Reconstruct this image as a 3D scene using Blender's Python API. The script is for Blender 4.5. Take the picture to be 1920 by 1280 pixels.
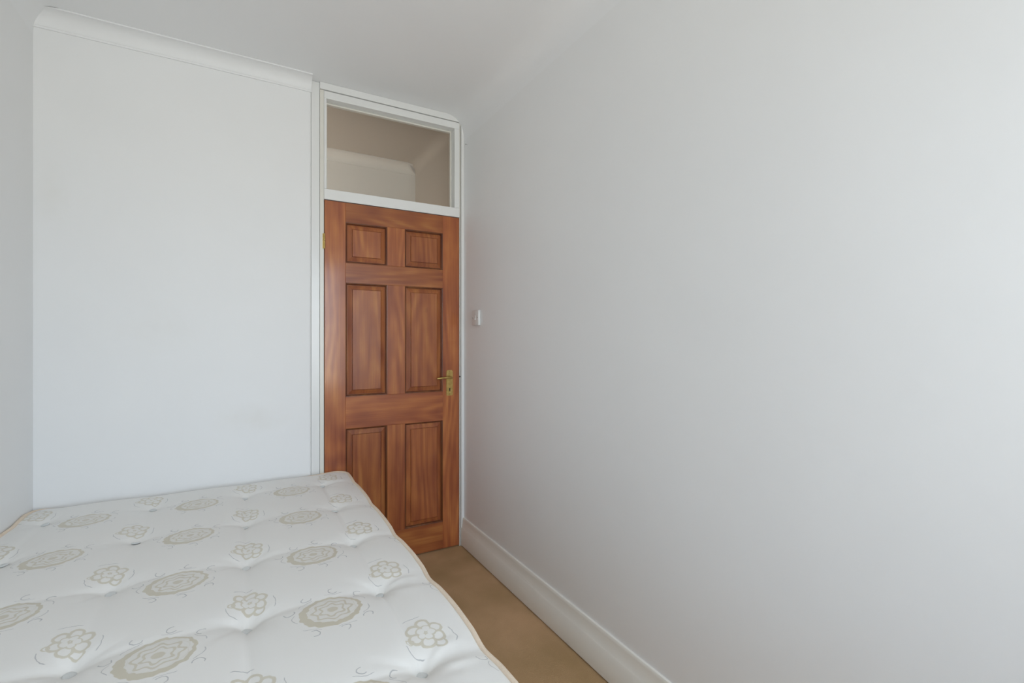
import bpy, bmesh, math, random
from mathutils import Vector, Matrix
for o in list(bpy.data.objects): bpy.data.objects.remove(o)
scene = bpy.context.scene
COL = scene.collection
PI = math.pi
random.seed(4)

# ------------------------------------------------------------------ dimensions (metres)
XR, XL = 1.170, -0.7457        # right and left wall faces
YD, YW = 2.666, -1.02          # door wall face, window wall face
ZC = 2.594                     # ceiling
YH = 3.62                      # far wall of the hall
RC = 0.145                     # radius of the rounded wall / ceiling junction

def _cove():
    # junction profile whose curvature eases in and out: (inwards, upwards) from the spring line
    pts = [(0.0, 0.0)]; n = 200
    for i in range(n):
        s_ = (i+0.5)/n; a = math.pi/2*(3*s_*s_-2*s_**3)
        pts.append((pts[-1][0]+math.sin(a), pts[-1][1]+math.cos(a)))
    k = RC/pts[-1][0]; m = RC/pts[-1][1]
    return [(p[0]*k, p[1]*m) for p in pts]
COVE = _cove()
def cove_off(h):
    """how far the wall has turned in at height h above the spring line"""
    if h <= 0: return 0.0
    for (a, b), (c, d) in zip(COVE, COVE[1:]):
        if d >= h: return a+(c-a)*(h-b)/max(1e-9, d-b)
    return RC
# ------------------------------------------------------------------ camera
cd = bpy.data.cameras.new('camera'); cam = bpy.data.objects.new('camera', cd); COL.objects.link(cam)
cam.location = (0, 0, 1.2438)
cam.rotation_euler = (PI/2, 0, -math.radians(29.51))
cd.sensor_width = 36; cd.lens = 893.7/1920*36
cd.shift_y = -(640-637.4)/1920
cd.clip_start = 0.02
scene.camera = cam

# ------------------------------------------------------------------ sky
W = bpy.data.worlds.new('overcast_sky'); scene.world = W; W.use_nodes = True
nt = W.node_tree; nt.nodes.clear()
out = nt.nodes.new('ShaderNodeOutputWorld'); bg = nt.nodes.new('ShaderNodeBackground')
tc = nt.nodes.new('ShaderNodeTexCoord'); sp = nt.nodes.new('ShaderNodeSeparateXYZ')
rp = nt.nodes.new('ShaderNodeValToRGB'); mr = nt.nodes.new('ShaderNodeMapRange')
nt.links.new(tc.outputs['Generated'], sp.inputs[0]); nt.links.new(sp.outputs['Z'], mr.inputs[0])
mr.inputs[1].default_value = -1; mr.inputs[2].default_value = 1
nt.links.new(mr.outputs[0], rp.inputs[0]); nt.links.new(rp.outputs[0], bg.inputs[0]); nt.links.new(bg.outputs[0], out.inputs[0])
e = rp.color_ramp.elements
e[0].position = 0.47; e[0].color = (0.80, 0.80, 0.79, 1)
e[1].position = 0.53; e[1].color = (0.77, 0.865, 1.0, 1)
SKY = 7.6
bg.inputs[1].default_value = SKY

def area(name, loc, rot, sx, sy, energy, color, portal=False):
    l = bpy.data.lights.new(name, 'AREA'); l.shape = 'RECTANGLE'; l.size = sx; l.size_y = sy
    l.energy = energy; l.color = color
    o = bpy.data.objects.new(name, l); COL.objects.link(o); o.location = loc; o.rotation_euler = rot
    if portal: l.cycles.is_portal = True
    return o
# window opening in the wall behind the camera
WX0, WX1, WZ0, WZ1 = -0.02, 1.12, 0.62, 2.22
area('window_portal', ((WX0+WX1)/2, YW-0.05, (WZ0+WZ1)/2), (PI/2, 0, 0), WX1-WX0, WZ1-WZ0, 1, (1, 1, 1), portal=True)
# unseen fill lamp added by the hall's near wall to brighten its far wall
area('hall_fill', (-0.55, YD+0.13, 1.15), (PI/2, 0, 0), 0.7, 1.9, 10.5, (1.0, 0.95, 0.90))

vs = scene.view_settings
vs.view_transform = 'Standard'; vs.look = 'None'; vs.gamma = 1; vs.use_curve_mapping = False
vs.exposure = 0.71
scene.display_settings.display_device = 'sRGB'

# ------------------------------------------------------------------ node helper
class E:
    """a node socket or number with arithmetic"""
    def __init__(s, nt, v): s.nt, s.v = nt, v
    def _op(s, op, *a, clamp=False):
        n = s.nt.nodes.new('ShaderNodeMath'); n.operation = op; n.use_clamp = clamp
        for i, q in enumerate((s,)+a):
            q = q.v if isinstance(q, E) else q
            if isinstance(q, (int, float)): n.inputs[i].default_value = q
            else: s.nt.links.new(q, n.inputs[i])
        return E(s.nt, n.outputs[0])
    def __add__(s, o): return s._op('ADD', o)
    __radd__ = __add__
    def __sub__(s, o): return s._op('SUBTRACT', o)
    def __rsub__(s, o): return (s*-1)+o
    def __mul__(s, o): return s._op('MULTIPLY', o)
    __rmul__ = __mul__
    def __truediv__(s, o): return s._op('DIVIDE', o)
    def cos(s): return s._op('COSINE')
    def sin(s): return s._op('SINE')
    def abs(s): return s._op('ABSOLUTE')
    def sqrt(s): return s._op('SQRT')
    def floor(s): return s._op('FLOOR')
    def max(s, o): return s._op('MAXIMUM', o)
    def min(s, o): return s._op('MINIMUM', o)
    def atan2(s, o): return s._op('ARCTAN2', o)
    def fmod(s, m): return s._op('FLOORED_MODULO', m)
    def clamp(s): return s._op('ADD', 0.0, clamp=True)
    def below(s, t, soft):           # 1 where s < t, soft edge
        return ((t - s)/soft + 0.5)._op('ADD', 0.0, clamp=True)

def srgb(r, g, b):
    f = lambda c: c/12.92 if c <= 0.04045 else ((c+0.055)/1.055)**2.4
    return (f(r/255), f(g/255), f(b/255), 1)

def newmat(name):
    m = bpy.data.materials.new(name); m.use_nodes = True
    n = m.node_tree.nodes; b = n['Principled BSDF']
    return m, m.node_tree, b
def node(nt, t, **kw):
    n = nt.nodes.new(t)
    for k, v in kw.items():
        if hasattr(n, k): setattr(n, k, v)
        else: n.inputs[k].default_value = v
    return n
def mixcol(nt, fac, a, b):
    n = nt.nodes.new('ShaderNodeMix'); n.data_type = 'RGBA'
    for s, v in ((n.inputs[0], fac), (n.inputs[6], a), (n.inputs[7], b)):
        v = v.v if isinstance(v, E) else v
        if hasattr(v, 'links'): nt.links.new(v, s)
        else: s.default_value = v
    return n.outputs[2]
def coords(nt, scale=(1, 1, 1), rnd=False, rot=(0, 0, 0)):
    t = nt.nodes.new('ShaderNodeTexCoord'); mp = nt.nodes.new('ShaderNodeMapping')
    mp.inputs['Scale'].default_value = scale; mp.inputs['Rotation'].default_value = rot
    nt.links.new(t.outputs['Object'], mp.inputs[0])
    if rnd:
        oi = nt.nodes.new('ShaderNodeObjectInfo'); a = nt.nodes.new('ShaderNodeVectorMath'); a.operation = 'MULTIPLY_ADD'
        nt.links.new(oi.outputs['Random'], a.inputs[0]); a.inputs[1].default_value = (17, 29, 41); nt.links.new(mp.outputs[0], a.inputs[2])
        return a.outputs[0]
    return mp.outputs[0]
def noise(nt, vec, scale, detail=3, rough=0.5, dist=0.0):
    n = node(nt, 'ShaderNodeTexNoise', Scale=scale, Detail=detail, Roughness=rough, Distortion=dist)
    nt.links.new(vec, n.inputs['Vector']); return E(nt, n.outputs['Fac'])
def ramp(nt, f, stops):
    r = nt.nodes.new('ShaderNodeValToRGB'); nt.links.new(f.v, r.inputs[0])
    el = r.color_ramp.elements
    while len(el) < len(stops): el.new(0.5)
    for q, (p, c) in zip(el, stops): q.position = p; q.color = c
    return r.outputs[0]
def bump(nt, b, h, strength, dist):
    n = node(nt, 'ShaderNodeBump', Strength=strength, Distance=dist)
    nt.links.new(h.v if isinstance(h, E) else h, n.inputs['Height']); nt.links.new(n.outputs[0], b.inputs['Normal'])

def paint(name, c, rough=0.55, var=0.02, bumpd=0.0006, scale=2.2):
    m, nt, b = newmat(name); v = coords(nt)
    n = noise(nt, v, scale, 3)
    hi = tuple(min(1, k*(1+var)) for k in c[:3])+(1,); lo = tuple(k*(1-var) for k in c[:3])+(1,)
    nt.links.new(mixcol(nt, n, lo, hi), b.inputs['Base Color'])
    b.inputs['Roughness'].default_value = rough
    bump(nt, b, noise(nt, v, 35, 4)*0.5 + noise(nt, v, 5, 2), 0.25, bumpd*4)
    return m
M_wall = paint('white_emulsion', (0.91, 0.91, 0.905), 0.5, 0.025)
def stained_wall():
    m = paint('white_emulsion_with_rub_marks', (0.91, 0.91, 0.905), 0.5, 0.025)
    nt = m.node_tree; b = nt.nodes['Principled BSDF']
    src = b.inputs['Base Color'].links[0].from_socket
    s = nt.nodes.new('ShaderNodeSeparateXYZ'); nt.links.new(coords(nt), s.inputs[0]); x, z = E(nt, s.outputs[0]), E(nt, s.outputs[2])
    n = noise(nt, coords(nt), 9, 4)
    tot = None
    for cx_, cz_, rx, rz_, k in ((0.036, 0.858, 0.20, 0.09, 0.5), (-0.684, 1.848, 0.07, 0.16, 0.35), (-0.35, 1.30, 0.18, 0.14, 0.22)):
        d = (((x-cx_)/rx)*((x-cx_)/rx)+((z-cz_)/rz_)*((z-cz_)/rz_)).sqrt()
        g = (1.0-d).clamp()*(n-0.3).clamp()*k*2
        tot = g if tot is None else tot+g
    nt.links.new(mixcol(nt, tot.clamp(), src, (0.80, 0.76, 0.69, 1)), b.inputs['Base Color'])
    return m
M_ceil = paint('ceiling_emulsion', (0.93, 0.932, 0.932), 0.7, 0.02)
M_hall = paint('hall_emulsion', (0.74, 0.715, 0.68), 0.6, 0.02)
M_hallceil = paint('hall_beige_emulsion', (0.56, 0.505, 0.44), 0.6, 0.02)
M_gloss = paint('white_gloss', (0.86, 0.86, 0.84), 0.28, 0.02, 0.0002)
M_cream = paint('cream_gloss', (0.80, 0.775, 0.70), 0.3, 0.03, 0.0002)
M_skirt = paint('skirting_gloss', (0.90, 0.87, 0.80), 0.32, 0.03, 0.0002)
M_plastic = paint('white_plastic', (0.80, 0.79, 0.77), 0.3, 0.01, 0.0001)
M_dark = paint('dark_void', (0.012, 0.009, 0.007), 0.7, 0.1, 0.0001)
M_screw = paint('dull_screw_metal', (0.30, 0.29, 0.27), 0.4, 0.1, 0.0001)

def carpet():
    m, nt, b = newmat('brown_carpet'); v = coords(nt)
    f = noise(nt, v, 420, 2); g = noise(nt, v, 3.0, 3); s = noise(nt, v, 28, 3)
    c1 = mixcol(nt, f, srgb(180, 142, 106), srgb(230, 190, 148))
    c2 = mixcol(nt, (g-0.5)*2.2+0.35, c1, srgb(172, 142, 100))
    spot = (s-0.72).v
    sp_ = E(nt, spot)._op('MULTIPLY', 12, clamp=True)
    nt.links.new(mixcol(nt, sp_*0.5, c2, srgb(84, 60, 38)), b.inputs['Base Color'])
    b.inputs['Roughness'].default_value = 0.95
    b.inputs['Specular IOR Level'].default_value = 0.1
    bump(nt, b, f, 0.6, 0.004)
    return m
M_carpet = carpet()

def wood(name, horizontal=False, dark=0.0, contrast=1.0):
    m, nt, b = newmat(name)
    sc = (1.0, 1.0, 0.035) if not horizontal else (0.035, 1.0, 1.0)
    v = coords(nt, sc, rnd=True)
    fine = noise(nt, v, 120, 4, 0.55)
    band = noise(nt, v, 26, 3, 0.5)
    v2 = coords(nt, (1, 1, 0.16) if not horizontal else (0.16, 1, 1), rnd=True)
    fig = noise(nt, v2, 5.5, 1, 0.35)                    # broad cathedral figure
    rings = ((fig*70).sin()*0.5+0.5)
    blot = noise(nt, coords(nt, (1, 1, 0.5) if not horizontal else (0.5, 1, 1), rnd=True), 6, 3)
    f = fine*0.22 + rings*0.09 + band*0.36 + blot*0.46 - 0.07
    d = 1-dark
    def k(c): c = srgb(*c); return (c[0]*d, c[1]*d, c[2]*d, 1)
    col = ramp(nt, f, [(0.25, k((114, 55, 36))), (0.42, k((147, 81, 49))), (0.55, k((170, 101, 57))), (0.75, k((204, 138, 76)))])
    # knots: sparse dark spots
    vo = node(nt, 'ShaderNodeTexVoronoi', Scale=3.1); nt.links.new(coords(nt, (1, 1, 0.6) if not horizontal else (.6, 1, 1), rnd=True), vo.inputs['Vector'])
    kn = E(nt, vo.outputs['Distance']).below(0.035, 0.05)
    oi = nt.nodes.new('ShaderNodeObjectInfo'); hs = nt.nodes.new('ShaderNodeHueSaturation')
    nt.links.new((E(nt, oi.outputs['Random'])*0.30+0.86).v, hs.inputs['Value']); nt.links.new(col, hs.inputs['Color']); col = hs.outputs[0]
    nt.links.new(mixcol(nt, kn*0.75, col, srgb(78, 40, 26)), b.inputs['Base Color'])
    b.inputs['Roughness'].default_value = 0.36
    b.inputs['Specular IOR Level'].default_value = 0.30
    b.inputs['Coat Weight'].default_value = 0.40; b.inputs['Coat Roughness'].default_value = 0.13
    bump(nt, b, fine*0.6+blot*0.8, 0.12, 0.002)
    return m
M_woodV = wood('varnished_pine_upright'); M_woodH = wood('varnished_pine_across', True)
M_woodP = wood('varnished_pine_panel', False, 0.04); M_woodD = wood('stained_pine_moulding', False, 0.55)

def brass():
    m, nt, b = newmat('aged_brass'); v = coords(nt)
    n = noise(nt, v, 60, 4)
    nt.links.new(mixcol(nt, n, srgb(150, 122, 62), srgb(214, 186, 118)), b.inputs['Base Color'])
    b.inputs['Metallic'].default_value = 0.85; b.inputs['Roughness'].default_value = 0.34
    bump(nt, b, n, 0.1, 0.001)
    return m
M_brass = brass()

def glass():
    m, nt, b = newmat('clear_glass')
    b.inputs['Transmission Weight'].default_value = 1; b.inputs['Roughness'].default_value = 0.0
    b.inputs['IOR'].default_value = 1.45; b.inputs['Base Color'].default_value = (0.96, 0.97, 0.96, 1)
    # a pane lets light straight through: clear film with a Fresnel sheen
    tr = nt.nodes.new('ShaderNodeBsdfTransparent'); tr.inputs[0].default_value = (0.95, 0.96, 0.95, 1)
    gl = nt.nodes.new('ShaderNodeBsdfGlossy'); gl.inputs['Roughness'].default_value = 0.02
    fr = node(nt, 'ShaderNodeFresnel', IOR=1.45); mx = nt.nodes.new('ShaderNodeMixShader')
    nt.links.new(fr.outputs[0], mx.inputs[0]); nt.links.new(tr.outputs[0], mx.inputs[1]); nt.links.new(gl.outputs[0], mx.inputs[2])
    nt.links.new(mx.outputs[0], nt.nodes['Material Output'].inputs['Surface']); nt.nodes.remove(b)
    return m
M_glass = glass()

# ------------------------------------------------------------------ mattress placing, shared by shader and mesh
MX0, MX1, MY0, MY1 = -0.738, 0.481, 0.762, 2.658
MBASE, MTOP = 0.345, 0.562
MCX, MCY = (MX0+MX1)/2, (MY0+MY1)/2
PX0, PXS, PY0, PYS = 0.373, 0.3555, 1.069, 0.3635           # small flowers
QX0, QY0 = 0.197, 1.272                                     # large medallions
BXS = [-0.645, -0.318, 0.010, 0.332]; BYS = [0.975+0.363*k for k in range(5)]

def damask():
    m, nt, b = newmat('woven_mattress_ticking')
    t = nt.nodes.new('ShaderNodeTexCoord'); o = t.outputs['Object']
    wob = node(nt, 'ShaderNodeTexNoise', Scale=34.0, Detail=2.5); nt.links.new(o, wob.inputs['Vector'])
    ws = nt.nodes.new('ShaderNodeSeparateXYZ'); nt.links.new(wob.outputs['Color'], ws.inputs[0])
    s = nt.nodes.new('ShaderNodeSeparateXYZ'); nt.links.new(o, s.inputs[0])
    x = E(nt, s.outputs[0]) + MCX + (E(nt, ws.outputs[0])-0.5)*0.013
    y = E(nt, s.outputs[1]) + MCY + (E(nt, ws.outputs[1])-0.5)*0.013
    def cell(x0, xs, y0, ys):
        u = (x-x0+xs/2).fmod(xs)-xs/2; v = (y-y0+ys/2).fmod(ys)-ys/2
        return u, v
    def ring(r, c, w, soft=0.0016): return (r-c).abs().below(w, soft)
    # --- medallion
    u, v = cell(QX0, PXS, QY0, PYS)
    r = (u*u+v*v).sqrt(); th = v.atan2(u)
    c8 = (th*8).cos(); c6 = (th*6+0.6).cos(); c14 = (th*14).cos()
    lob = (th+2.4).cos()
    outer = ring(r*(c14*0.018+(th*23+1).cos()*0.012+1.0), 0.0670, lob*0.0028+0.0070)
    p1 = ring(r*(c8*0.05+1.0), 0.0560, 0.0012)
    p2 = ring(r*(c8*-0.10+1.0), 0.0430, 0.0032)
    p3 = ring(r*(c6*0.14+1.0), 0.0275, 0.0030)
    p4 = r.below(0.0125, 0.003)
    fill = r.below(0.070, 0.002)
    # --- curling tendrils around it, broken arcs of thin grey thread
    sec = 2*PI/9
    tf = (th+0.35).fmod(sec)-sec/2
    au = r*tf.cos()-0.101; av = r*tf.sin()
    ar = (au*au+av*av).sqrt(); at = av.atan2(au)
    gate = ((th*2.0+0.9).sin()+(th*5.0).cos()*0.5).below(0.55, 0.2)
    ten = ring(ar, 0.0115, 0.0011, 0.0012)*((at+1.0).cos().below(0.35, 0.1))*gate
    gate2 = ((th*7+1.3).sin()).below(0.1, 0.2)
    ten = ten.max(ring(r*((th*9).cos()*0.05+1.0), 0.088, 0.0008, 0.0012)*gate2*0.9)
    # --- small flower
    a, c = cell(PX0, PXS, PY0, PYS)
    ca, sa = math.cos(0.35), math.sin(0.35)
    a2 = (a*ca+c*sa)*1.12; c2 = (c*ca-a*sa)*0.88
    r2 = (a2*a2+c2*c2).sqrt(); t2 = c2.atan2(a2)
    def petals(k, dist, rad, w, ph=0.0):
        sc_ = 2*PI/k; f = (t2+sc_/2+ph).fmod(sc_)-sc_/2
        pu = r2*f.cos()-dist; pv = r2*f.sin(); pr = (pu*pu+pv*pv).sqrt()
        return ring(pr, rad, w), pr.below(rad, 0.002)
    o1, f1 = petals(6, 0.0300, 0.0152, 0.0037)
    o2, f2 = petals(5, 0.0130, 0.0100, 0.0018, 0.4)
    bu = ((a2+0.047)*(a2+0.047)+(c2-0.004)*(c2-0.004)).sqrt(); bl = ((a2-0.004)*(a2-0.004)+(c2+0.044)*(c2+0.044)).sqrt()
    o3 = ring(bu, 0.0075, 0.0016).max(ring(bl, 0.0135, 0.0026)*(1.0-f1))
    small = (o1*(1.0-f2)).max(o2).max(o3); sfill = f1.max(f2)
    stub = ring(r2*((t2*4+1).cos()*0.08+1.0), 0.066, 0.0009, 0.0012)*((t2*3+0.5).sin().below(-0.45, 0.2))
    gold = outer.max(p1*0.4).max(p2*0.9).max(p3*0.9).max(p4*0.9).max(fill*0.17).max(small*0.85).max(sfill*0.08)
    grey = ten.max(stub)
    # printed only on the top panel
    nz = nt.nodes.new('ShaderNodeNewGeometry')
    thr = node(nt, 'ShaderNodeTexNoise', Scale=900.0, Detail=1.0); nt.links.new(o, thr.inputs['Vector'])
    big = node(nt, 'ShaderNodeTexNoise', Scale=4.0, Detail=2.0); nt.links.new(o, big.inputs['Vector'])
    base = mixcol(nt, E(nt, thr.outputs['Fac'])*0.5+E(nt, big.outputs['Fac'])*0.5, (0.915, 0.89, 0.845, 1), (0.955, 0.94, 0.91, 1))
    g1 = mixcol(nt, gold*0.78, base, (0.64, 0.575, 0.425, 1))
    g2 = mixcol(nt, grey*0.75, g1, (0.42, 0.42, 0.43, 1))
    nt.links.new(g2, b.inputs['Base Color'])
    rg = E(nt, mixcol(nt, gold, (0.6, 0.6, 0.6, 1), (0.42, 0.42, 0.42, 1)))
    nt.links.new(rg.v, b.inputs['Roughness'])
    b.inputs['Sheen Weight'].default_value = 0.15; b.inputs['Specular IOR Level'].default_value = 0.3
    wr = node(nt, 'ShaderNodeTexNoise', Scale=9.0, Detail=4.0, Distortion=0.6); nt.links.new(o, wr.inputs['Vector'])
    bump(nt, b, gold*0.10 + E(nt, thr.outputs['Fac'])*0.05 + E(nt, wr.outputs['Fac'])*0.5, 0.35, 0.006)
    return m
M_tick = damask()
def cloth(name, lo, hi, scale=300):
    m, nt, b = newmat(name); v = coords(nt); n = noise(nt, v, scale, 2)
    nt.links.new(mixcol(nt, n, lo, hi), b.inputs['Base Color']); b.inputs['Roughness'].default_value = 0.75
    bump(nt, b, n, 0.4, 0.001); return m
M_pipe = cloth('cream_piping_tape', srgb(232, 208, 182), srgb(250, 236, 218))
M_side = cloth('mattress_border_fabric', (0.74, 0.73, 0.70, 1), (0.82, 0.81, 0.79, 1))
M_felt = cloth('white_felt', (0.74, 0.76, 0.75, 1), (0.84, 0.85, 0.84, 1))
M_base = cloth('base_fabric', (0.55, 0.52, 0.46, 1), (0.66, 0.63, 0.57, 1), 200)

# ------------------------------------------------------------------ mesh helpers
def obj(name, bm, mat, parent=None, smooth=False, loc=None):
    me = bpy.data.meshes.new(name); bmesh.ops.recalc_face_normals(bm, faces=bm.faces); bm.to_mesh(me); bm.free()
    me.materials.append(mat)
    if smooth:
        for p in me.polygons: p.use_smooth = True
    o = bpy.data.objects.new(name, me); COL.objects.link(o)
    if parent:
        o.parent = parent
        if loc is None: me.transform(Matrix.Translation(-Vector(parent_world(parent))))
    if loc is not None:
        o.location = loc
    return o
def parent_world(p):
    v = Vector(p.location)
    while p.parent: p = p.parent; v += Vector(p.location)
    return v
def empty(name, loc, **props):
    o = bpy.data.objects.new(name, None); o.empty_display_size = 0.1; COL.objects.link(o); o.location = loc
    for k, v in props.items(): o[k] = v
    return o
def tag(o, **props):
    for k, v in props.items(): o[k] = v
    return o
def box(bm, x0, x1, y0, y1, z0, z1, bev=0.0, seg=2):
    r = bmesh.ops.create_cube(bm, size=1.0)
    for v in r['verts']:
        v.co = Vector((x0 if v.co.x < 0 else x1, y0 if v.co.y < 0 else y1, z0 if v.co.z < 0 else z1))
    if bev:
        es = list({e for v in r['verts'] for e in v.link_edges})
        bmesh.ops.bevel(bm, geom=es, offset=bev, segments=seg, affect='EDGES', profile=0.5)
def prism(bm, poly, axis, a, b):
    """poly: 2D points; axis 'x': (y,z), 'y': (x,z), 'z': (x,y)"""
    def P(p, t):
        return {'x': (t, p[0], p[1]), 'y': (p[0], t, p[1]), 'z': (p[0], p[1], t)}[axis]
    A = [bm.verts.new(P(p, a)) for p in poly]; B = [bm.verts.new(P(p, b)) for p in poly]
    n = len(poly)
    bm.faces.new(A); bm.faces.new(B[::-1])
    for i in range(n): bm.faces.new((A[i], B[i], B[(i+1) % n], A[(i+1) % n]))
def cyl(bm, p0, p1, r0, r1=None, seg=16, caps=True):
    r1 = r0 if r1 is None else r1
    p0, p1 = Vector(p0), Vector(p1); d = (p1-p0); q = d.to_track_quat('Z', 'Y')
    a = []; b = []
    for i in range(seg):
        t = 2*PI*i/seg; c = Vector((math.cos(t), math.sin(t), 0))
        a.append(bm.verts.new(p0+q@(c*r0))); b.append(bm.verts.new(p1+q@(c*r1)))
    for i in range(seg): bm.faces.new((a[i], a[(i+1) % seg], b[(i+1) % seg], b[i]))
    if caps: bm.faces.new(a[::-1]); bm.faces.new(b)
def tube(bm, pts, r, seg=10, closed=False, caps=True):
    n = len(pts); rings = []
    pts = [Vector(p) for p in pts]
    rr = r if hasattr(r, '__len__') else [r]*n
    for i in range(n):
        if closed: d = pts[(i+1) % n]-pts[i-1]
        else: d = pts[min(i+1, n-1)]-pts[max(i-1, 0)]
        d.normalize(); up = Vector((0, 0, 1)) if abs(d.z) < 0.95 else Vector((1, 0, 0))
        s = d.cross(up).normalized(); u = s.cross(d)
        rings.append([bm.verts.new(pts[i]+(s*math.cos(2*PI*k/seg)+u*math.sin(2*PI*k/seg))*rr[i]) for k in range(seg)])
    for i in range(n if closed else n-1):
        A, B = rings[i], rings[(i+1) % n]
        for k in range(seg): bm.faces.new((A[k], A[(k+1) % seg], B[(k+1) % seg], B[k]))
    if not closed and caps: bm.faces.new(rings[0][::-1]); bm.faces.new(rings[-1])
def structure(name, bm, mat, smooth=False):
    return tag(obj(name, bm, mat, smooth=smooth), kind='structure')
def smooth_by_angle(o, ang=40):
    me = o.data
    for p in me.polygons: p.use_smooth = True
    bm = bmesh.new(); bm.from_mesh(me)
    for e_ in bm.edges:
        if len(e_.link_faces) == 2 and e_.calc_face_angle(0) > math.radians(ang): e_.smooth = False
    bm.to_mesh(me); bm.free()

# ------------------------------------------------------------------ room shell
T = 0.16
bm = bmesh.new(); box(bm, XL-0.5, XR+T, YW-T, YH+T, -0.10, 0.0); structure('floor', bm, M_carpet)

KL, KH = 0.68, 0.60     # tighter junctions on the left and in the hall
def side_wall(name, x, sgn, y0, y1, mat, k=1.0):
    """vertical wall up to the quarter-round of the ceiling"""
    poly = [(x, 0.0), (x, ZC-RC*k), (x+sgn*T, ZC-RC*k), (x+sgn*T, 0.0)]
    bm = bmesh.new(); prism(bm, poly, 'y', y0, y1)
    o = structure(name, bm, mat); smooth_by_angle(o, 30); return o
side_wall('wall_right', XR, 1, YW-T, YD+0.10, M_wall)
side_wall('wall_left', XL, -1, YW-T, YD, M_wall, KL)
def ceiling(name, x0, x1, y0, y1, mat, round_left=True, kr=1.0):
    """flat ceiling turning down into the side walls in quarter-rounds"""
    arc = [(x1-a*kr, ZC-(RC-b)*kr) for a, b in COVE[::8]]
    if round_left: arc += [(x0+a*KL, ZC-(RC-b)*KL) for a, b in COVE[::8][::-1]]
    else: arc += [(x0, ZC)]
    poly = arc + ([(x0-T, ZC-RC*KL)] if round_left else []) + [(x0-T, ZC+0.1), (x1+T, ZC+0.1), (x1+T, ZC-RC*kr)]
    bm = bmesh.new(); prism(bm, poly, 'y', y0, y1); o = structure(name, bm, mat); smooth_by_angle(o, 30)
ceiling('ceiling', XL, XR, YW-T, YD+0.1, M_ceil)

# door wall, left of the frame, with a rounded plaster edge at the frame
FX0 = 0.312
bm = bmesh.new()
poly = [(XL-0.1, YD), (FX0-0.010, YD)] + [(FX0-0.010+0.010*math.sin(a*PI/12), YD+0.010-0.010*math.cos(a*PI/12)) for a in range(1, 7)] + [(FX0, YD+0.10), (XL-0.1, YD+0.10)]
prism(bm, poly, 'z', 0.0, ZC+0.02); o = structure('wall_back', bm, stained_wall()); smooth_by_angle(o, 30)

# window wall behind the camera
bm = bmesh.new()
for b_ in ((XL-T, WX0, 0, ZC+0.05), (WX1, XR+T, 0, ZC+0.05), (WX0, WX1, 0, WZ0), (WX0, WX1, WZ1, ZC+0.05)):
    box(bm, b_[0], b_[1], YW-T, YW, b_[2], b_[3])
structure('wall_front', bm, M_wall)

# hall beyond the door
side = side_wall('wall_hall_right', XR+0.010, 1, YD+0.10, YH+T, M_hallceil, KH)
bm = bmesh.new(); box(bm, -1.2, XR+T, YH, YH+T, 0, ZC+0.05); structure('wall_hall_back', bm, M_hall)
bm = bmesh.new(); box(bm, -1.2-T, -1.2, YD, YH+T, 0, ZC+0.05); structure('wall_hall_left', bm, M_hall)
bm = bmesh.new(); box(bm, -1.2-T, XL-0.1, YD, YD+0.10, 0, ZC+0.05); structure('wall_hall_front', bm, M_hall)
ceiling('ceiling_hall', -1.2, XR+0.010, YD+0.1, YH+T, M_hallceil, False, KH)
bm = bmesh.new(); box(bm, -1.2-T, XL-0.5, YD, YH+T, -0.10, 0.0); structure('floor_hall', bm, M_carpet)

# coving: concave plaster strip with a lip at top and bottom
def coving(name, x0, x1, y, mat, p=0.068, d=0.062):
    prof = [(y, ZC-d-0.004), (y-0.006, ZC-d-0.004), (y-0.006, ZC-d+0.004)]
    for i in range(9):
        a = i/8*PI/2
        prof.append((y-0.008-(p-0.014)*(1-math.cos(a)), ZC-d+0.006+(d-0.012)*math.sin(a)))
    prof += [(y-p+0.003, ZC-0.006), (y-p, ZC-0.006), (y-p, ZC), (y, ZC)]
    bm = bmesh.new(); n = len(prof)
    # the left end is scribed to the quarter-round of the side wall
    def xl(z):
        if x0 > XL+0.01: return x0
        return XL+KL*cove_off(RC-(ZC-z)/KL)
    def xr_(z):
        if x1 < XR: return x1
        return x1-KH*cove_off(RC-(ZC-z)/KH)
    A = [bm.verts.new((xl(q[1]), q[0], q[1])) for q in prof]; B = [bm.verts.new((xr_(q[1]), q[0], q[1])) for q in prof]
    bm.faces.new(A); bm.faces.new(B[::-1])
    for i in range(n): bm.faces.new((A[i], B[i], B[(i+1) % n], A[(i+1) % n]))
    o = structure(name, bm, mat); smooth_by_angle(o, 35); return o
coving('trim_1', XL, FX0, YD, M_wall)
coving('trim_2', -1.2, XR+0.010, YH, M_hall, 0.075, 0.062)

# skirting board along the right wall
t_ = 0.018
prof = [(XR, 0.006), (XR-t_, 0.006), (XR-t_, 0.110), (XR-t_+0.0025, 0.1125), (XR-t_+0.0075, 0.160), (XR-t_+0.0085, 0.1665),
        (XR-t_+0.0110, 0.1710), (XR, 0.1722)]
bm = bmesh.new(); prism(bm, prof, 'y', YW, YD-0.004)
o = structure('baseboard_right', bm, M_skirt); smooth_by_angle(o, 50)
prof2 = [(XL+(XR-x), z) for x, z in prof]
bm = bmesh.new(); prism(bm, prof2, 'y', YW, MY0-0.12); o = structure('baseboard_left', bm, M_skirt); smooth_by_angle(o, 50)

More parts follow.
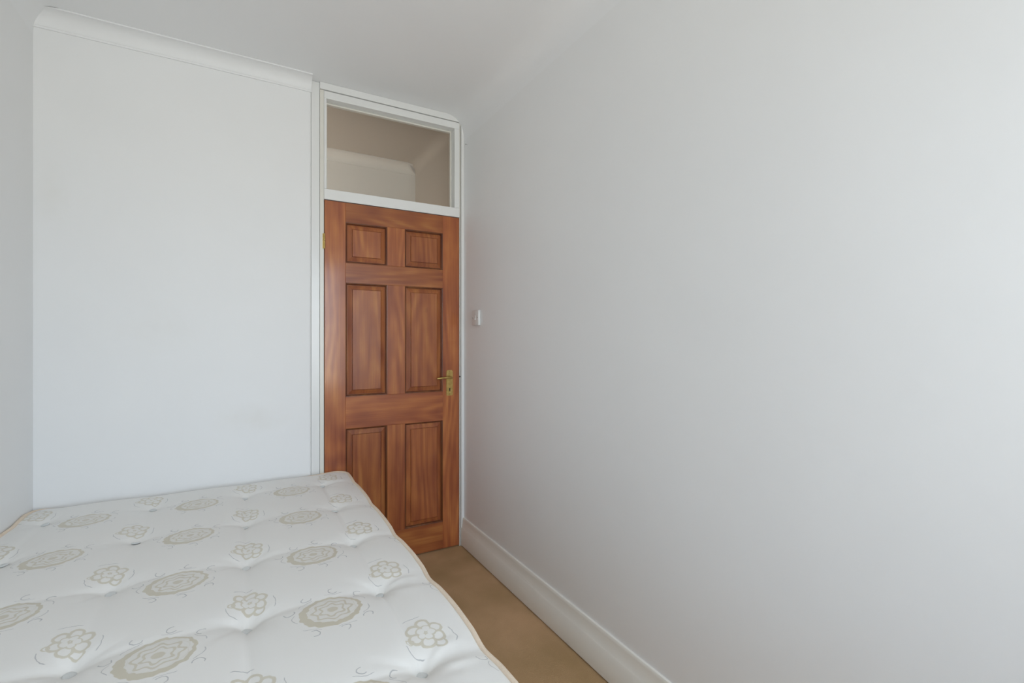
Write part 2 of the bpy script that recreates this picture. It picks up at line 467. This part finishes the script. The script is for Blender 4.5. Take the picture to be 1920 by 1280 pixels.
# ------------------------------------------------------------------ door frame
DX0, DX1, DZ1 = 0.3768, 1.1407, 1.981
JX0, JX1 = 0.354, 1.1497            # inner frame
HZ = 2.556
casing = empty('trim_3', (0.75, YD, 0), kind='structure')
tag(casing, label='white painted door casing with flat boards around the door and transom')
bm = bmesh.new(); box(bm, FX0+0.0003, JX0-0.0007, YD+0.004, YD+0.098, 0, ZC-0.001, 0.0015); obj('casing_board', bm, M_gloss, casing)
def arcx(z):
    return XR-cove_off(z-(ZC-RC))
zs = [HZ+0.002+(ZC-0.001-HZ-0.002)*i/10 for i in range(11)]
poly = [(JX0-0.0006, HZ+0.002)]+[(arcx(z)-0.0006, z) for z in zs]+[(JX0-0.0006, ZC-0.001)]
bm = bmesh.new(); prism(bm, poly, 'y', YD-0.008, YD+0.098); obj('casing_board', bm, M_gloss, casing)
x0 = 1.1522
zt = ZC-RC+min(b for a, b in COVE if a >= XR-x0)
zs = [ZC-RC+(zt-ZC+RC)*i/8 for i in range(9)]
poly = [(x0, 0.002), (XR-0.0006, 0.002)]+[(max(x0, arcx(z)-0.0006), z) for z in zs]
bm = bmesh.new(); prism(bm, poly, 'y', YD-0.010, YD+0.098); obj('casing_board', bm, M_gloss, casing)

# inner frame: jambs and head; the transom sits in it
bm = bmesh.new(); box(bm, JX0, DX0-0.0035, YD-0.001, YD+0.098, 0, HZ, 0.001); obj('jamb', bm, M_cream, casing)
bm = bmesh.new(); box(bm, DX1+0.0025, JX1, YD-0.001, YD+0.098, 0, HZ-0.002, 0.0012); jr = obj('jamb', bm, M_cream, casing)
bm = bmesh.new(); box(bm, DX0-0.0035, DX1+0.0025, YD+0.044, YD+0.060, 0, DZ1+0.02, 0.001); 
# (stop behind the leaf is a rebate, as thin strips)
bm.free(); bm = bmesh.new()
box(bm, DX0-0.0034, DX0+0.010, YD+0.045, YD+0.060, 0, DZ1+0.003, 0.001); box(bm, DX1-0.010, DX1+0.0024, YD+0.045, YD+0.060, 0, DZ1+0.003, 0.001)
box(bm, DX0+0.010, DX1-0.010, YD+0.045, YD+0.060, DZ1-0.009, DZ1+0.003, 0.001)
obj('door_stop', bm, M_cream, casing)
# strike hole of the latch, on the jamb edge
bm = bmesh.new(); cyl(bm, (1.1447, YD-0.0035, 1.023), (1.1447, YD-0.0005, 1.023), 0.0042, 0.0042, 12); obj('latch_strike', bm, M_dark, casing)

# ------------------------------------------------------------------ transom window over the door
GX0, GX1, GZ0, GZ1 = 0.3867, 1.1115, 2.040, 2.516
win = empty('window_1', ((JX0+JX1)/2, YD, DZ1+0.004), kind='structure', label='fixed clear transom window in a white frame above the pine door')
TX0, TX1 = DX0-0.003, DX1+0.002
def frame_piece(x0, x1, z0, z1, name='window_frame'):
    bm = bmesh.new(); box(bm, x0, x1, YD-0.002, YD+0.088, z0, z1, 0.0018); return obj(name, bm, M_gloss, win)
frame_piece(TX0, TX1, DZ1+0.004, GZ0, 'transom_rail')
frame_piece(TX0, TX1, GZ1, HZ-0.001, 'head_rail')
frame_piece(TX0, GX0, GZ0+0.0003, GZ1-0.0003, 'side_rail')
frame_piece(GX1, TX1, GZ0+0.0003, GZ1-0.0003, 'side_rail')
bm = bmesh.new(); d = 0.009; yb0, yb1 = YD+0.046, YD+0.056
box(bm, GX0+0.0004, GX1-0.0004, yb0, yb1, GZ1-d, GZ1-0.0004, 0.001); box(bm, GX0+0.0004, GX1-0.0004, yb0, yb1, GZ0+0.0004, GZ0+d, 0.001)
box(bm, GX0+0.0004, GX0+d, yb0, yb1, GZ0+d, GZ1-d, 0.001); box(bm, GX1-d, GX1-0.0004, yb0, yb1, GZ0+d, GZ1-d, 0.001)
obj('glazing_bead', bm, M_cream, win)
bm = bmesh.new(); box(bm, GX0+0.0005, GX1-0.0005, YD+0.057, YD+0.061, GZ0+0.0005, GZ1-0.0005); obj('pane', bm, M_glass, win)

# window behind the camera (casement frame in the opening)
w2 = empty('window_2', ((WX0+WX1)/2, YW-0.05, WZ0), kind='structure', label='white casement window in the wall opposite the door')
def w2p(name, x0, x1, z0, z1, y0=YW-0.10, y1=YW-0.04):
    bm = bmesh.new(); box(bm, x0, x1, y0, y1, z0, z1, 0.003); obj(name, bm, M_gloss, w2)
w2p('window_frame', WX0, WX0+0.045, WZ0, WZ1); w2p('window_frame', WX1-0.045, WX1, WZ0, WZ1)
w2p('window_frame', WX0+0.045, WX1-0.045, WZ0, WZ0+0.045); w2p('window_frame', WX0+0.045, WX1-0.045, WZ1-0.045, WZ1)
mid = (WX0+WX1)/2
w2p('mullion', mid-0.025, mid+0.025, WZ0+0.045, WZ1-0.045)
for a_, b_ in ((WX0+0.045, mid-0.025), (mid+0.025, WX1-0.045)):
    bm = bmesh.new(); box(bm, a_, b_, YW-0.075, YW-0.071, WZ0+0.045, WZ1-0.045); obj('pane', bm, M_glass, w2)
w2p('window_sill', WX0, WX1, WZ0-0.0, WZ0+0.02, YW-0.04, YW+0.03)

# ------------------------------------------------------------------ six-panel door
door = empty('door_1', (DX0, YD, 0.0), kind='structure', label='closed varnished pine six-panel door below the transom window')
Y0, Y1 = YD, YD+0.040
cx = [(0.483, 0.707), (0.808, 1.037)]
rz = [(0.166, 0.767), (0.939, 1.552), (1.660, 1.877)]
def wpart(name, x0, x1, z0, z1, mat):
    bm = bmesh.new(); box(bm, x0, x1, 0, Y1-Y0, z0, z1, 0.0012, 1)
    o = obj(name, bm, mat, door, loc=(0, 0, 0)); 
    o.data.transform(Matrix.Translation((-DX0, 0, 0))); return o
zb = 0.007
wpart('stile', DX0, cx[0][0], zb, DZ1, M_woodV); wpart('stile', cx[1][1], DX1, zb, DZ1, M_woodV)
for z0, z1 in ((zb, rz[0][0]), (rz[0][1], rz[1][0]), (rz[1][1], rz[2][0]), (rz[2][1], DZ1)):
    wpart('rail', cx[0][0], cx[1][1], z0, z1, M_woodH)
for z0, z1 in rz: wpart('muntin', cx[0][1], cx[1][0], z0, z1, M_woodV)
def loft_rect(bm, x0, x1, z0, z1, prof, fill_last):
    """concentric rectangles: prof = [(inset, depth)], depth is +Y"""
    rings = []
    for ins, dep in prof:
        rings.append([bm.verts.new(p) for p in ((x0+ins, dep, z0+ins), (x1-ins, dep, z0+ins), (x1-ins, dep, z1-ins), (x0+ins, dep, z1-ins))])
    for A, B in zip(rings, rings[1:]):
        for k in range(4): bm.faces.new((A[k], A[(k+1) % 4], B[(k+1) % 4], B[k]))
    if fill_last: bm.faces.new(rings[-1])
    return rings
for x0, x1 in cx:
    for z0, z1 in rz:
        # raised and fielded panel
        bm = bmesh.new(); back = 0.030
        r = loft_rect(bm, x0, x1, z0, z1, [(0.0102, back), (0.0102, 0.0145), (0.0120, 0.0145), (0.0330, 0.0070), (0.0338, 0.0095), (0.0350, 0.0095), (0.0358, 0.0024), (0.0375, 0.0012)], True)
        bm.faces.new(r[0][::-1])
        p = obj('panel', bm, M_woodP, door, loc=(0, 0, 0)); p.data.transform(Matrix.Translation((-DX0, 0, 0)))
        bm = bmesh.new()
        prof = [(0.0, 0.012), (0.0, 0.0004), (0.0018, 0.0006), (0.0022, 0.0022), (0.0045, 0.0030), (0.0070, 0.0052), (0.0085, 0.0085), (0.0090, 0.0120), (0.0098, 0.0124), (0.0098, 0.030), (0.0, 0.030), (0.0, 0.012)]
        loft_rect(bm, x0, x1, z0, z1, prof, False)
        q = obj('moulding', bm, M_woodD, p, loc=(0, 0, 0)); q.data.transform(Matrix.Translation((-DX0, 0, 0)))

# hinge: two knuckles, a leaf let into the jamb
hg = empty('hinge', (0.3750-DX0, -0.004, 1.7635), label='brass butt hinge'); hg.parent = door
for z0, z1 in ((-0.0395, -0.0015), (0.0015, 0.0395)):
    bm = bmesh.new(); cyl(bm, (0, 0, z0), (0, 0, z1), 0.0052, 0.0052, 16); o = obj('knuckle', bm, M_brass, hg, True, loc=(0, 0, 0)); smooth_by_angle(o)
bm = bmesh.new(); box(bm, -0.0085, -0.0028, 0.0006, 0.0028, -0.0395, 0.0395, 0.0004); obj('leaf', bm, M_brass, hg, loc=(0, 0, 0))

# lever handle on a backplate with a keyhole
hx, hz = 1.0785, 1.022
h = empty('door_handle', (hx-DX0, 0, hz), label='brass lever handle on a keyhole backplate'); h.parent = door
bm = bmesh.new()
w_, zt_, zb_ = 0.0205, 0.043, -0.109
out_ = [(-w_, zb_+0.006), (-w_+0.006, zb_), (w_-0.006, zb_), (w_, zb_+0.006), (w_, zt_-0.010), (w_-0.007, zt_), (-w_+0.007, zt_), (-w_, zt_-0.010)]
prism(bm, out_, 'y', -0.0045, -0.0002)
fr_ = [f for f in bm.faces if all(v.co.y < -0.004 for v in f.verts)]
bmesh.ops.inset_region(bm, faces=fr_, thickness=0.0025, depth=0.0022)
obj('backplate', bm, M_brass, h, loc=(0, 0, 0))
bm = bmesh.new()
cyl(bm, (0, -0.006, 0), (0, -0.011, 0), 0.011, 0.0095, 24)
tube(bm, [(0, -0.008, 0), (0, -0.030, 0), (-0.002, -0.040, 0), (-0.010, -0.046, 0), (-0.028, -0.047, 0.001), (-0.055, -0.046, 0.001), (-0.078, -0.045, -0.001), (-0.092, -0.042, -0.003)],
     [0.0085, 0.0075, 0.0075, 0.0075, 0.0060, 0.0056, 0.0066, 0.0050], 16)
o = obj('lever', bm, M_brass, h, loc=(0, 0, 0)); smooth_by_angle(o, 50)
bm = bmesh.new()
cyl(bm, (0, -0.0069, -0.069), (0, -0.0060, -0.069), 0.0042, 0.0042, 16); box(bm, -0.0022, 0.0022, -0.0069, -0.0060, -0.083, -0.069)
obj('keyhole', bm, M_dark, h, loc=(0, 0, 0))
for zz in (0.034, -0.100):
    bm = bmesh.new(); cyl(bm, (0, -0.0066, zz), (0, -0.0078, zz), 0.0034, 0.0026, 12); obj('screw', bm, M_brass, h, loc=(0, 0, 0))

# ------------------------------------------------------------------ light switch on the right wall
sw = empty('light_switch', (XR, 2.470, 1.371), label='white single rocker light switch on the right wall beside the door frame', category='light switch')
bm = bmesh.new(); box(bm, -0.0140, -0.0003, -0.043, 0.043, -0.043, 0.043, 0.0032, 3); o = obj('faceplate', bm, M_plastic, sw, loc=(0, 0, 0)); smooth_by_angle(o)
bm = bmesh.new(); prism(bm, [(-0.0138, -0.0125), (-0.0185, -0.011), (-0.0150, 0.0), (-0.0152, 0.011), (-0.0138, 0.0125)], 'y', -0.0055, 0.0055); obj('rocker', bm, M_plastic, sw, loc=(0, 0, 0))
for yy in (-0.0302, 0.0302):
    bm = bmesh.new(); cyl(bm, (-0.0136, yy, 0), (-0.0147, yy, 0), 0.0034, 0.0030, 14); obj('screw', bm, M_screw, sw, loc=(0, 0, 0))

# small nail high on the wall next to the frame
bm = bmesh.new(); cyl(bm, (0, 0, 0), (-0.010, 0, 0.001), 0.0012, 0.0012, 8); cyl(bm, (-0.010, 0, 0.001), (-0.0112, 0, 0.001), 0.0030, 0.0030, 10)
o = obj('wall_nail', bm, M_screw, loc=(XR+0.0003, 2.612, 2.411)); tag(o, label='tiny grey nail high in the wall beside the transom window', category='nail')

# ------------------------------------------------------------------ mattress
mt = empty('mattress', (MCX, MCY, MBASE), label='white tufted mattress woven with pale gold rosettes, filling the left corner', category='mattress')
HWX, HWY, RCOR = (MX1-MX0)/2, (MY1-MY0)/2, 0.075
def wave_edge(x, y):
    """outward push and lift of the rim, slack between the tufting rows"""
    ex = HWX-abs(x-MCX); ey = HWY-abs(y-MCY)
    wy = math.cos(2*PI*(y-BYS[0])/0.363); wx = math.cos(2*PI*(x-BXS[0])/0.326)
    a = max(0.0, 1-ex/0.09); b_ = max(0.0, 1-ey/0.09)
    sharp = lambda c: -(max(0, c)**2.2)*1.35+0.35*max(0, -c)
    if a >= b_: return sharp(wy)*(1-0.6*max(0, min(1, (y-1.35)/0.9))), a, Vector((math.copysign(1, x-MCX), 0))
    return sharp(wx)*0.6, b_, Vector((0, math.copysign(1, y-MCY)))
def crad(x, y): return 0.028 if (x < 0 and y > 0) else RCOR   # the corner in the room corner is pressed square
def corner_map(u, v):
    """u,v in [-1,1] -> rounded rectangle"""
    x, y = u*HWX, v*HWY; rc = crad(x, y)
    ax, ay = abs(x)-(HWX-rc), abs(y)-(HWY-rc)
    if ax > 0 and ay > 0:
        a, b_ = ax/rc, ay/rc
        nx, ny = a*math.sqrt(1-b_*b_/2), b_*math.sqrt(1-a*a/2)
        x = math.copysign(HWX-rc+nx*rc, x); y = math.copysign(HWY-rc+ny*rc, y)
    return x, y
from mathutils import noise as mnoise
def top_height(x, y, rim):
    """x,y world; rim: 0 at the border, grows inwards (metres)"""
    z = MTOP
    z += 0.004*mnoise.noise(Vector((x*2.3, y*2.1, 3.1)))
    dxs = min(abs(x-b_) for b_ in BXS); dys = min(abs(y-b_) for b_ in BYS)
    right = min(BXS, key=lambda b_: abs(x-b_)) < x
    inside_x = BXS[0]-0.02 < x < BXS[-1]+0.02; inside_y = BYS[0]-0.02 < y < BYS[-1]+0.02
    wob = 1+0.35*mnoise.noise(Vector((x*5, y*5, 0)))
    fade = 1-0.62*max(0, min(1, (y-1.35)/0.9))
    nearx = math.exp(-dxs/0.10); neary = math.exp(-dys/0.10)
    # soft channels joining the tufts
    fx = 1.0 if inside_y else math.exp(-max(BYS[0]-y, y-BYS[-1])/0.05)
    fy = 1.0 if inside_x else math.exp(-max(BXS[0]-x, x-BXS[-1])/0.06)
    z -= fx*((0.0105 if abs(x-BXS[2]) < 0.16 else 0.0065)+0.004*neary)*(0.55+0.45*max(0, min(1, (x+0.2)/0.15)))*wob*math.exp(-dxs/(0.036 if right else 0.014))
    z -= fy*(0.0010+0.0078*nearx)*fade*wob*math.exp(-(dys/0.022)**1.05)
    # quilt-like rise of each cushion
    cu = min(1, dxs/0.16); cv = min(1, dys/0.18)
    z += 0.003*math.sin(cu*PI/2)*math.sin(cv*PI/2)
    # tufts
    for bx in BXS:
        for by in BYS:
            d2 = math.hypot(x-bx, y-by)
            if d2 < 0.16:
                ang = math.atan2(y-by, x-bx)
                pl = 1+0.10*math.sin(7*ang+bx*9+by*5)+0.06*math.sin(13*ang+by*11)
                z -= (0.012+0.013*fade)*math.exp(-(d2/(0.036*pl))**1.1)
    # rim rounding
    if rim < 0.11: z -= ((0.019 if x > MX0+0.13 else 0.009+0.010*max(0, (x-MX0)/0.13))+0.012*max(0, min(1, (y-MY1+0.10)/0.08))*max(0, min(1, (0.34-x)/0.12)))*(1-rim/0.11)**2.2
    # fine pleats running in from the rim
    if rim < 0.16 and x > MCX:
        z += 0.0012*math.sin(y*95+2.2*mnoise.noise(Vector((y*14, x*6, 1))))*(1-rim/0.16)*rim/0.16*4*max(0, math.cos(2*PI*(y-BYS[0])/0.363))
    return z
def warp(x, y):
    w, a, n = wave_edge(x+MCX, y+MCY)
    return x+n.x*w*0.0035*a*a, y+n.y*w*0.002*a*a, w*0.0025*a*a
NX, NY = 170, 250
def edgey(t):  # denser sampling near the borders
    return math.copysign(1-(1-abs(t))**1.15, t)
bm = bmesh.new(); G = []
for j in range(NY+1):
    row = []
    for i in range(NX+1):
        u, v = edgey(2*i/NX-1), edgey(2*j/NY-1)
        x, y = corner_map(u, v)
        rc = crad(x, y); ax, ay = abs(x)-(HWX-rc), abs(y)-(HWY-rc)
        rim = rc-math.hypot(ax, ay) if (ax > 0 and ay > 0) else min(HWX-abs(x), HWY-abs(y))
        x2, y2, dz = warp(x, y)
        row.append(bm.verts.new((x2, y2, top_height(x+MCX, y+MCY, max(0, rim))+dz-MBASE)))
    G.append(row)
for j in range(NY):
    for i in range(NX): bm.faces.new((G[j][i], G[j][i+1], G[j+1][i+1], G[j+1][i]))
loop = [G[0][i].co.copy() for i in range(0, NX)]+[G[j][NX].co.copy() for j in range(0, NY)]+[G[NY][i].co.copy() for i in range(NX, 0, -1)]+[G[j][0].co.copy() for j in range(NY, 0, -1)]
me = bpy.data.meshes.new('top_panel'); bm.to_mesh(me); bm.free(); me.materials.append(M_tick)
for p in me.polygons: p.use_smooth = True
tp = bpy.data.objects.new('top_panel', me); COL.objects.link(tp); tp.parent = mt

# border (side wall of the mattress), slightly bulging, closed underneath
bm = bmesh.new(); rings = []
ztop = [p.z-0.002 for p in loop]
for k in range(9):
    s_ = k/8; R = []
    for p, zt_ in zip(loop, ztop):
        d = Vector((p.x, p.y, 0)); L = d.length
        f = 1-0.008/L+0.010*math.sin(s_*PI)/L
        # keep the far side clear of the wall
        yy = min(p.y*f, HWY-0.001)
        R.append(bm.verts.new((max(p.x*f, -HWX-0.003), yy, zt_*(1-s_)+0.004*s_)))
    rings.append(R)
n = len(loop)
for A, B in zip(rings, rings[1:]):
    for k in range(n): bm.faces.new((A[k], B[k], B[(k+1) % n], A[(k+1) % n]))
bm.faces.new(rings[-1])
o = obj('border', bm, M_side, mt, True, loc=(0, 0, 0))
def resample(pts, step):
    out = []; acc = 0; n = len(pts)
    for i in range(n):
        a, b_ = pts[i], pts[(i+1) % n]
        if not out or (a-out[-1]).length >= step: out.append(a.copy())
    if (out[0]-out[-1]).length < step*0.6: out.pop()
    return out
rp_ = resample(loop, 0.010)
pts = []
for i, p in enumerate(rp_):
    L = Vector((p.x, p.y, 0)).length
    pts.append(Vector((p.x*(1+0.001/L), min(p.y*(1+0.001/L), HWY-0.001), p.z+0.0005)))
bm = bmesh.new(); tube(bm, pts, 0.0068, 10, closed=True); obj('piping', bm, M_pipe, mt, True, loc=(0, 0, 0))
pts = [Vector((p.x*0.995, min(p.y*0.997, HWY-0.007), 0.007)) for p in rp_]
bm = bmesh.new(); tube(bm, pts, 0.0058, 8, closed=True); obj('piping', bm, M_pipe, mt, True, loc=(0, 0, 0))
# tuft buttons
bm = bmesh.new()
prof = [(0.0, 0.0035), (0.006, 0.0036), (0.0105, 0.0030), (0.0125, 0.0012), (0.0122, -0.0008), (0.0, -0.002)]
rings = []
for r_, z_ in prof:
    rings.append([bm.verts.new((r_*math.cos(2*PI*k/20)*(1+0.04*math.sin(3*k)), r_*math.sin(2*PI*k/20), z_)) for k in range(20)] if r_ > 0 else [bm.verts.new((0, 0, z_))])
for A, B in zip(rings, rings[1:]):
    for k in range(20):
        if len(A) == 1: bm.faces.new((A[0], B[k], B[(k+1) % 20]))
        elif len(B) == 1: bm.faces.new((A[k], B[0], A[(k+1) % 20]))
        else: bm.faces.new((A[k], B[k], B[(k+1) % 20], A[(k+1) % 20]))
bt0 = None
for bx in BXS:
    for by in BYS:
        zz = top_height(bx, by, 0.2)-MBASE+0.0105
        if bt0 is None: bt0 = obj('button', bm, M_felt, mt, True, loc=(0, 0, 0)); b_ = bt0
        else: b_ = bt0.copy(); COL.objects.link(b_)
        b_.parent = mt; b_.location = (bx-MCX, by-MCY, zz); b_.rotation_euler = (random.uniform(-.25, .25), random.uniform(-.25, .25), random.uniform(0, 6))

# ------------------------------------------------------------------ bed base under the mattress
bb = empty('bed_base', (MCX, MCY, 0), label='plain fabric bed base under the tufted mattress', category='bed base')
bm = bmesh.new(); box(bm, -HWX+0.012, HWX-0.012, -HWY+0.012, HWY-0.010, 0.055, MBASE-0.001, 0.012, 3); o = obj('base_box', bm, M_base, bb, loc=(0, 0, 0)); smooth_by_angle(o)
for sx in (-1, 1):
    for sy in (-1, 1):
        bm = bmesh.new(); cyl(bm, (sx*(HWX-0.08), sy*(HWY-0.09), 0), (sx*(HWX-0.08), sy*(HWY-0.09), 0.056), 0.018, 0.022, 16); obj('foot', bm, M_dark, bb, True, loc=(0, 0, 0))
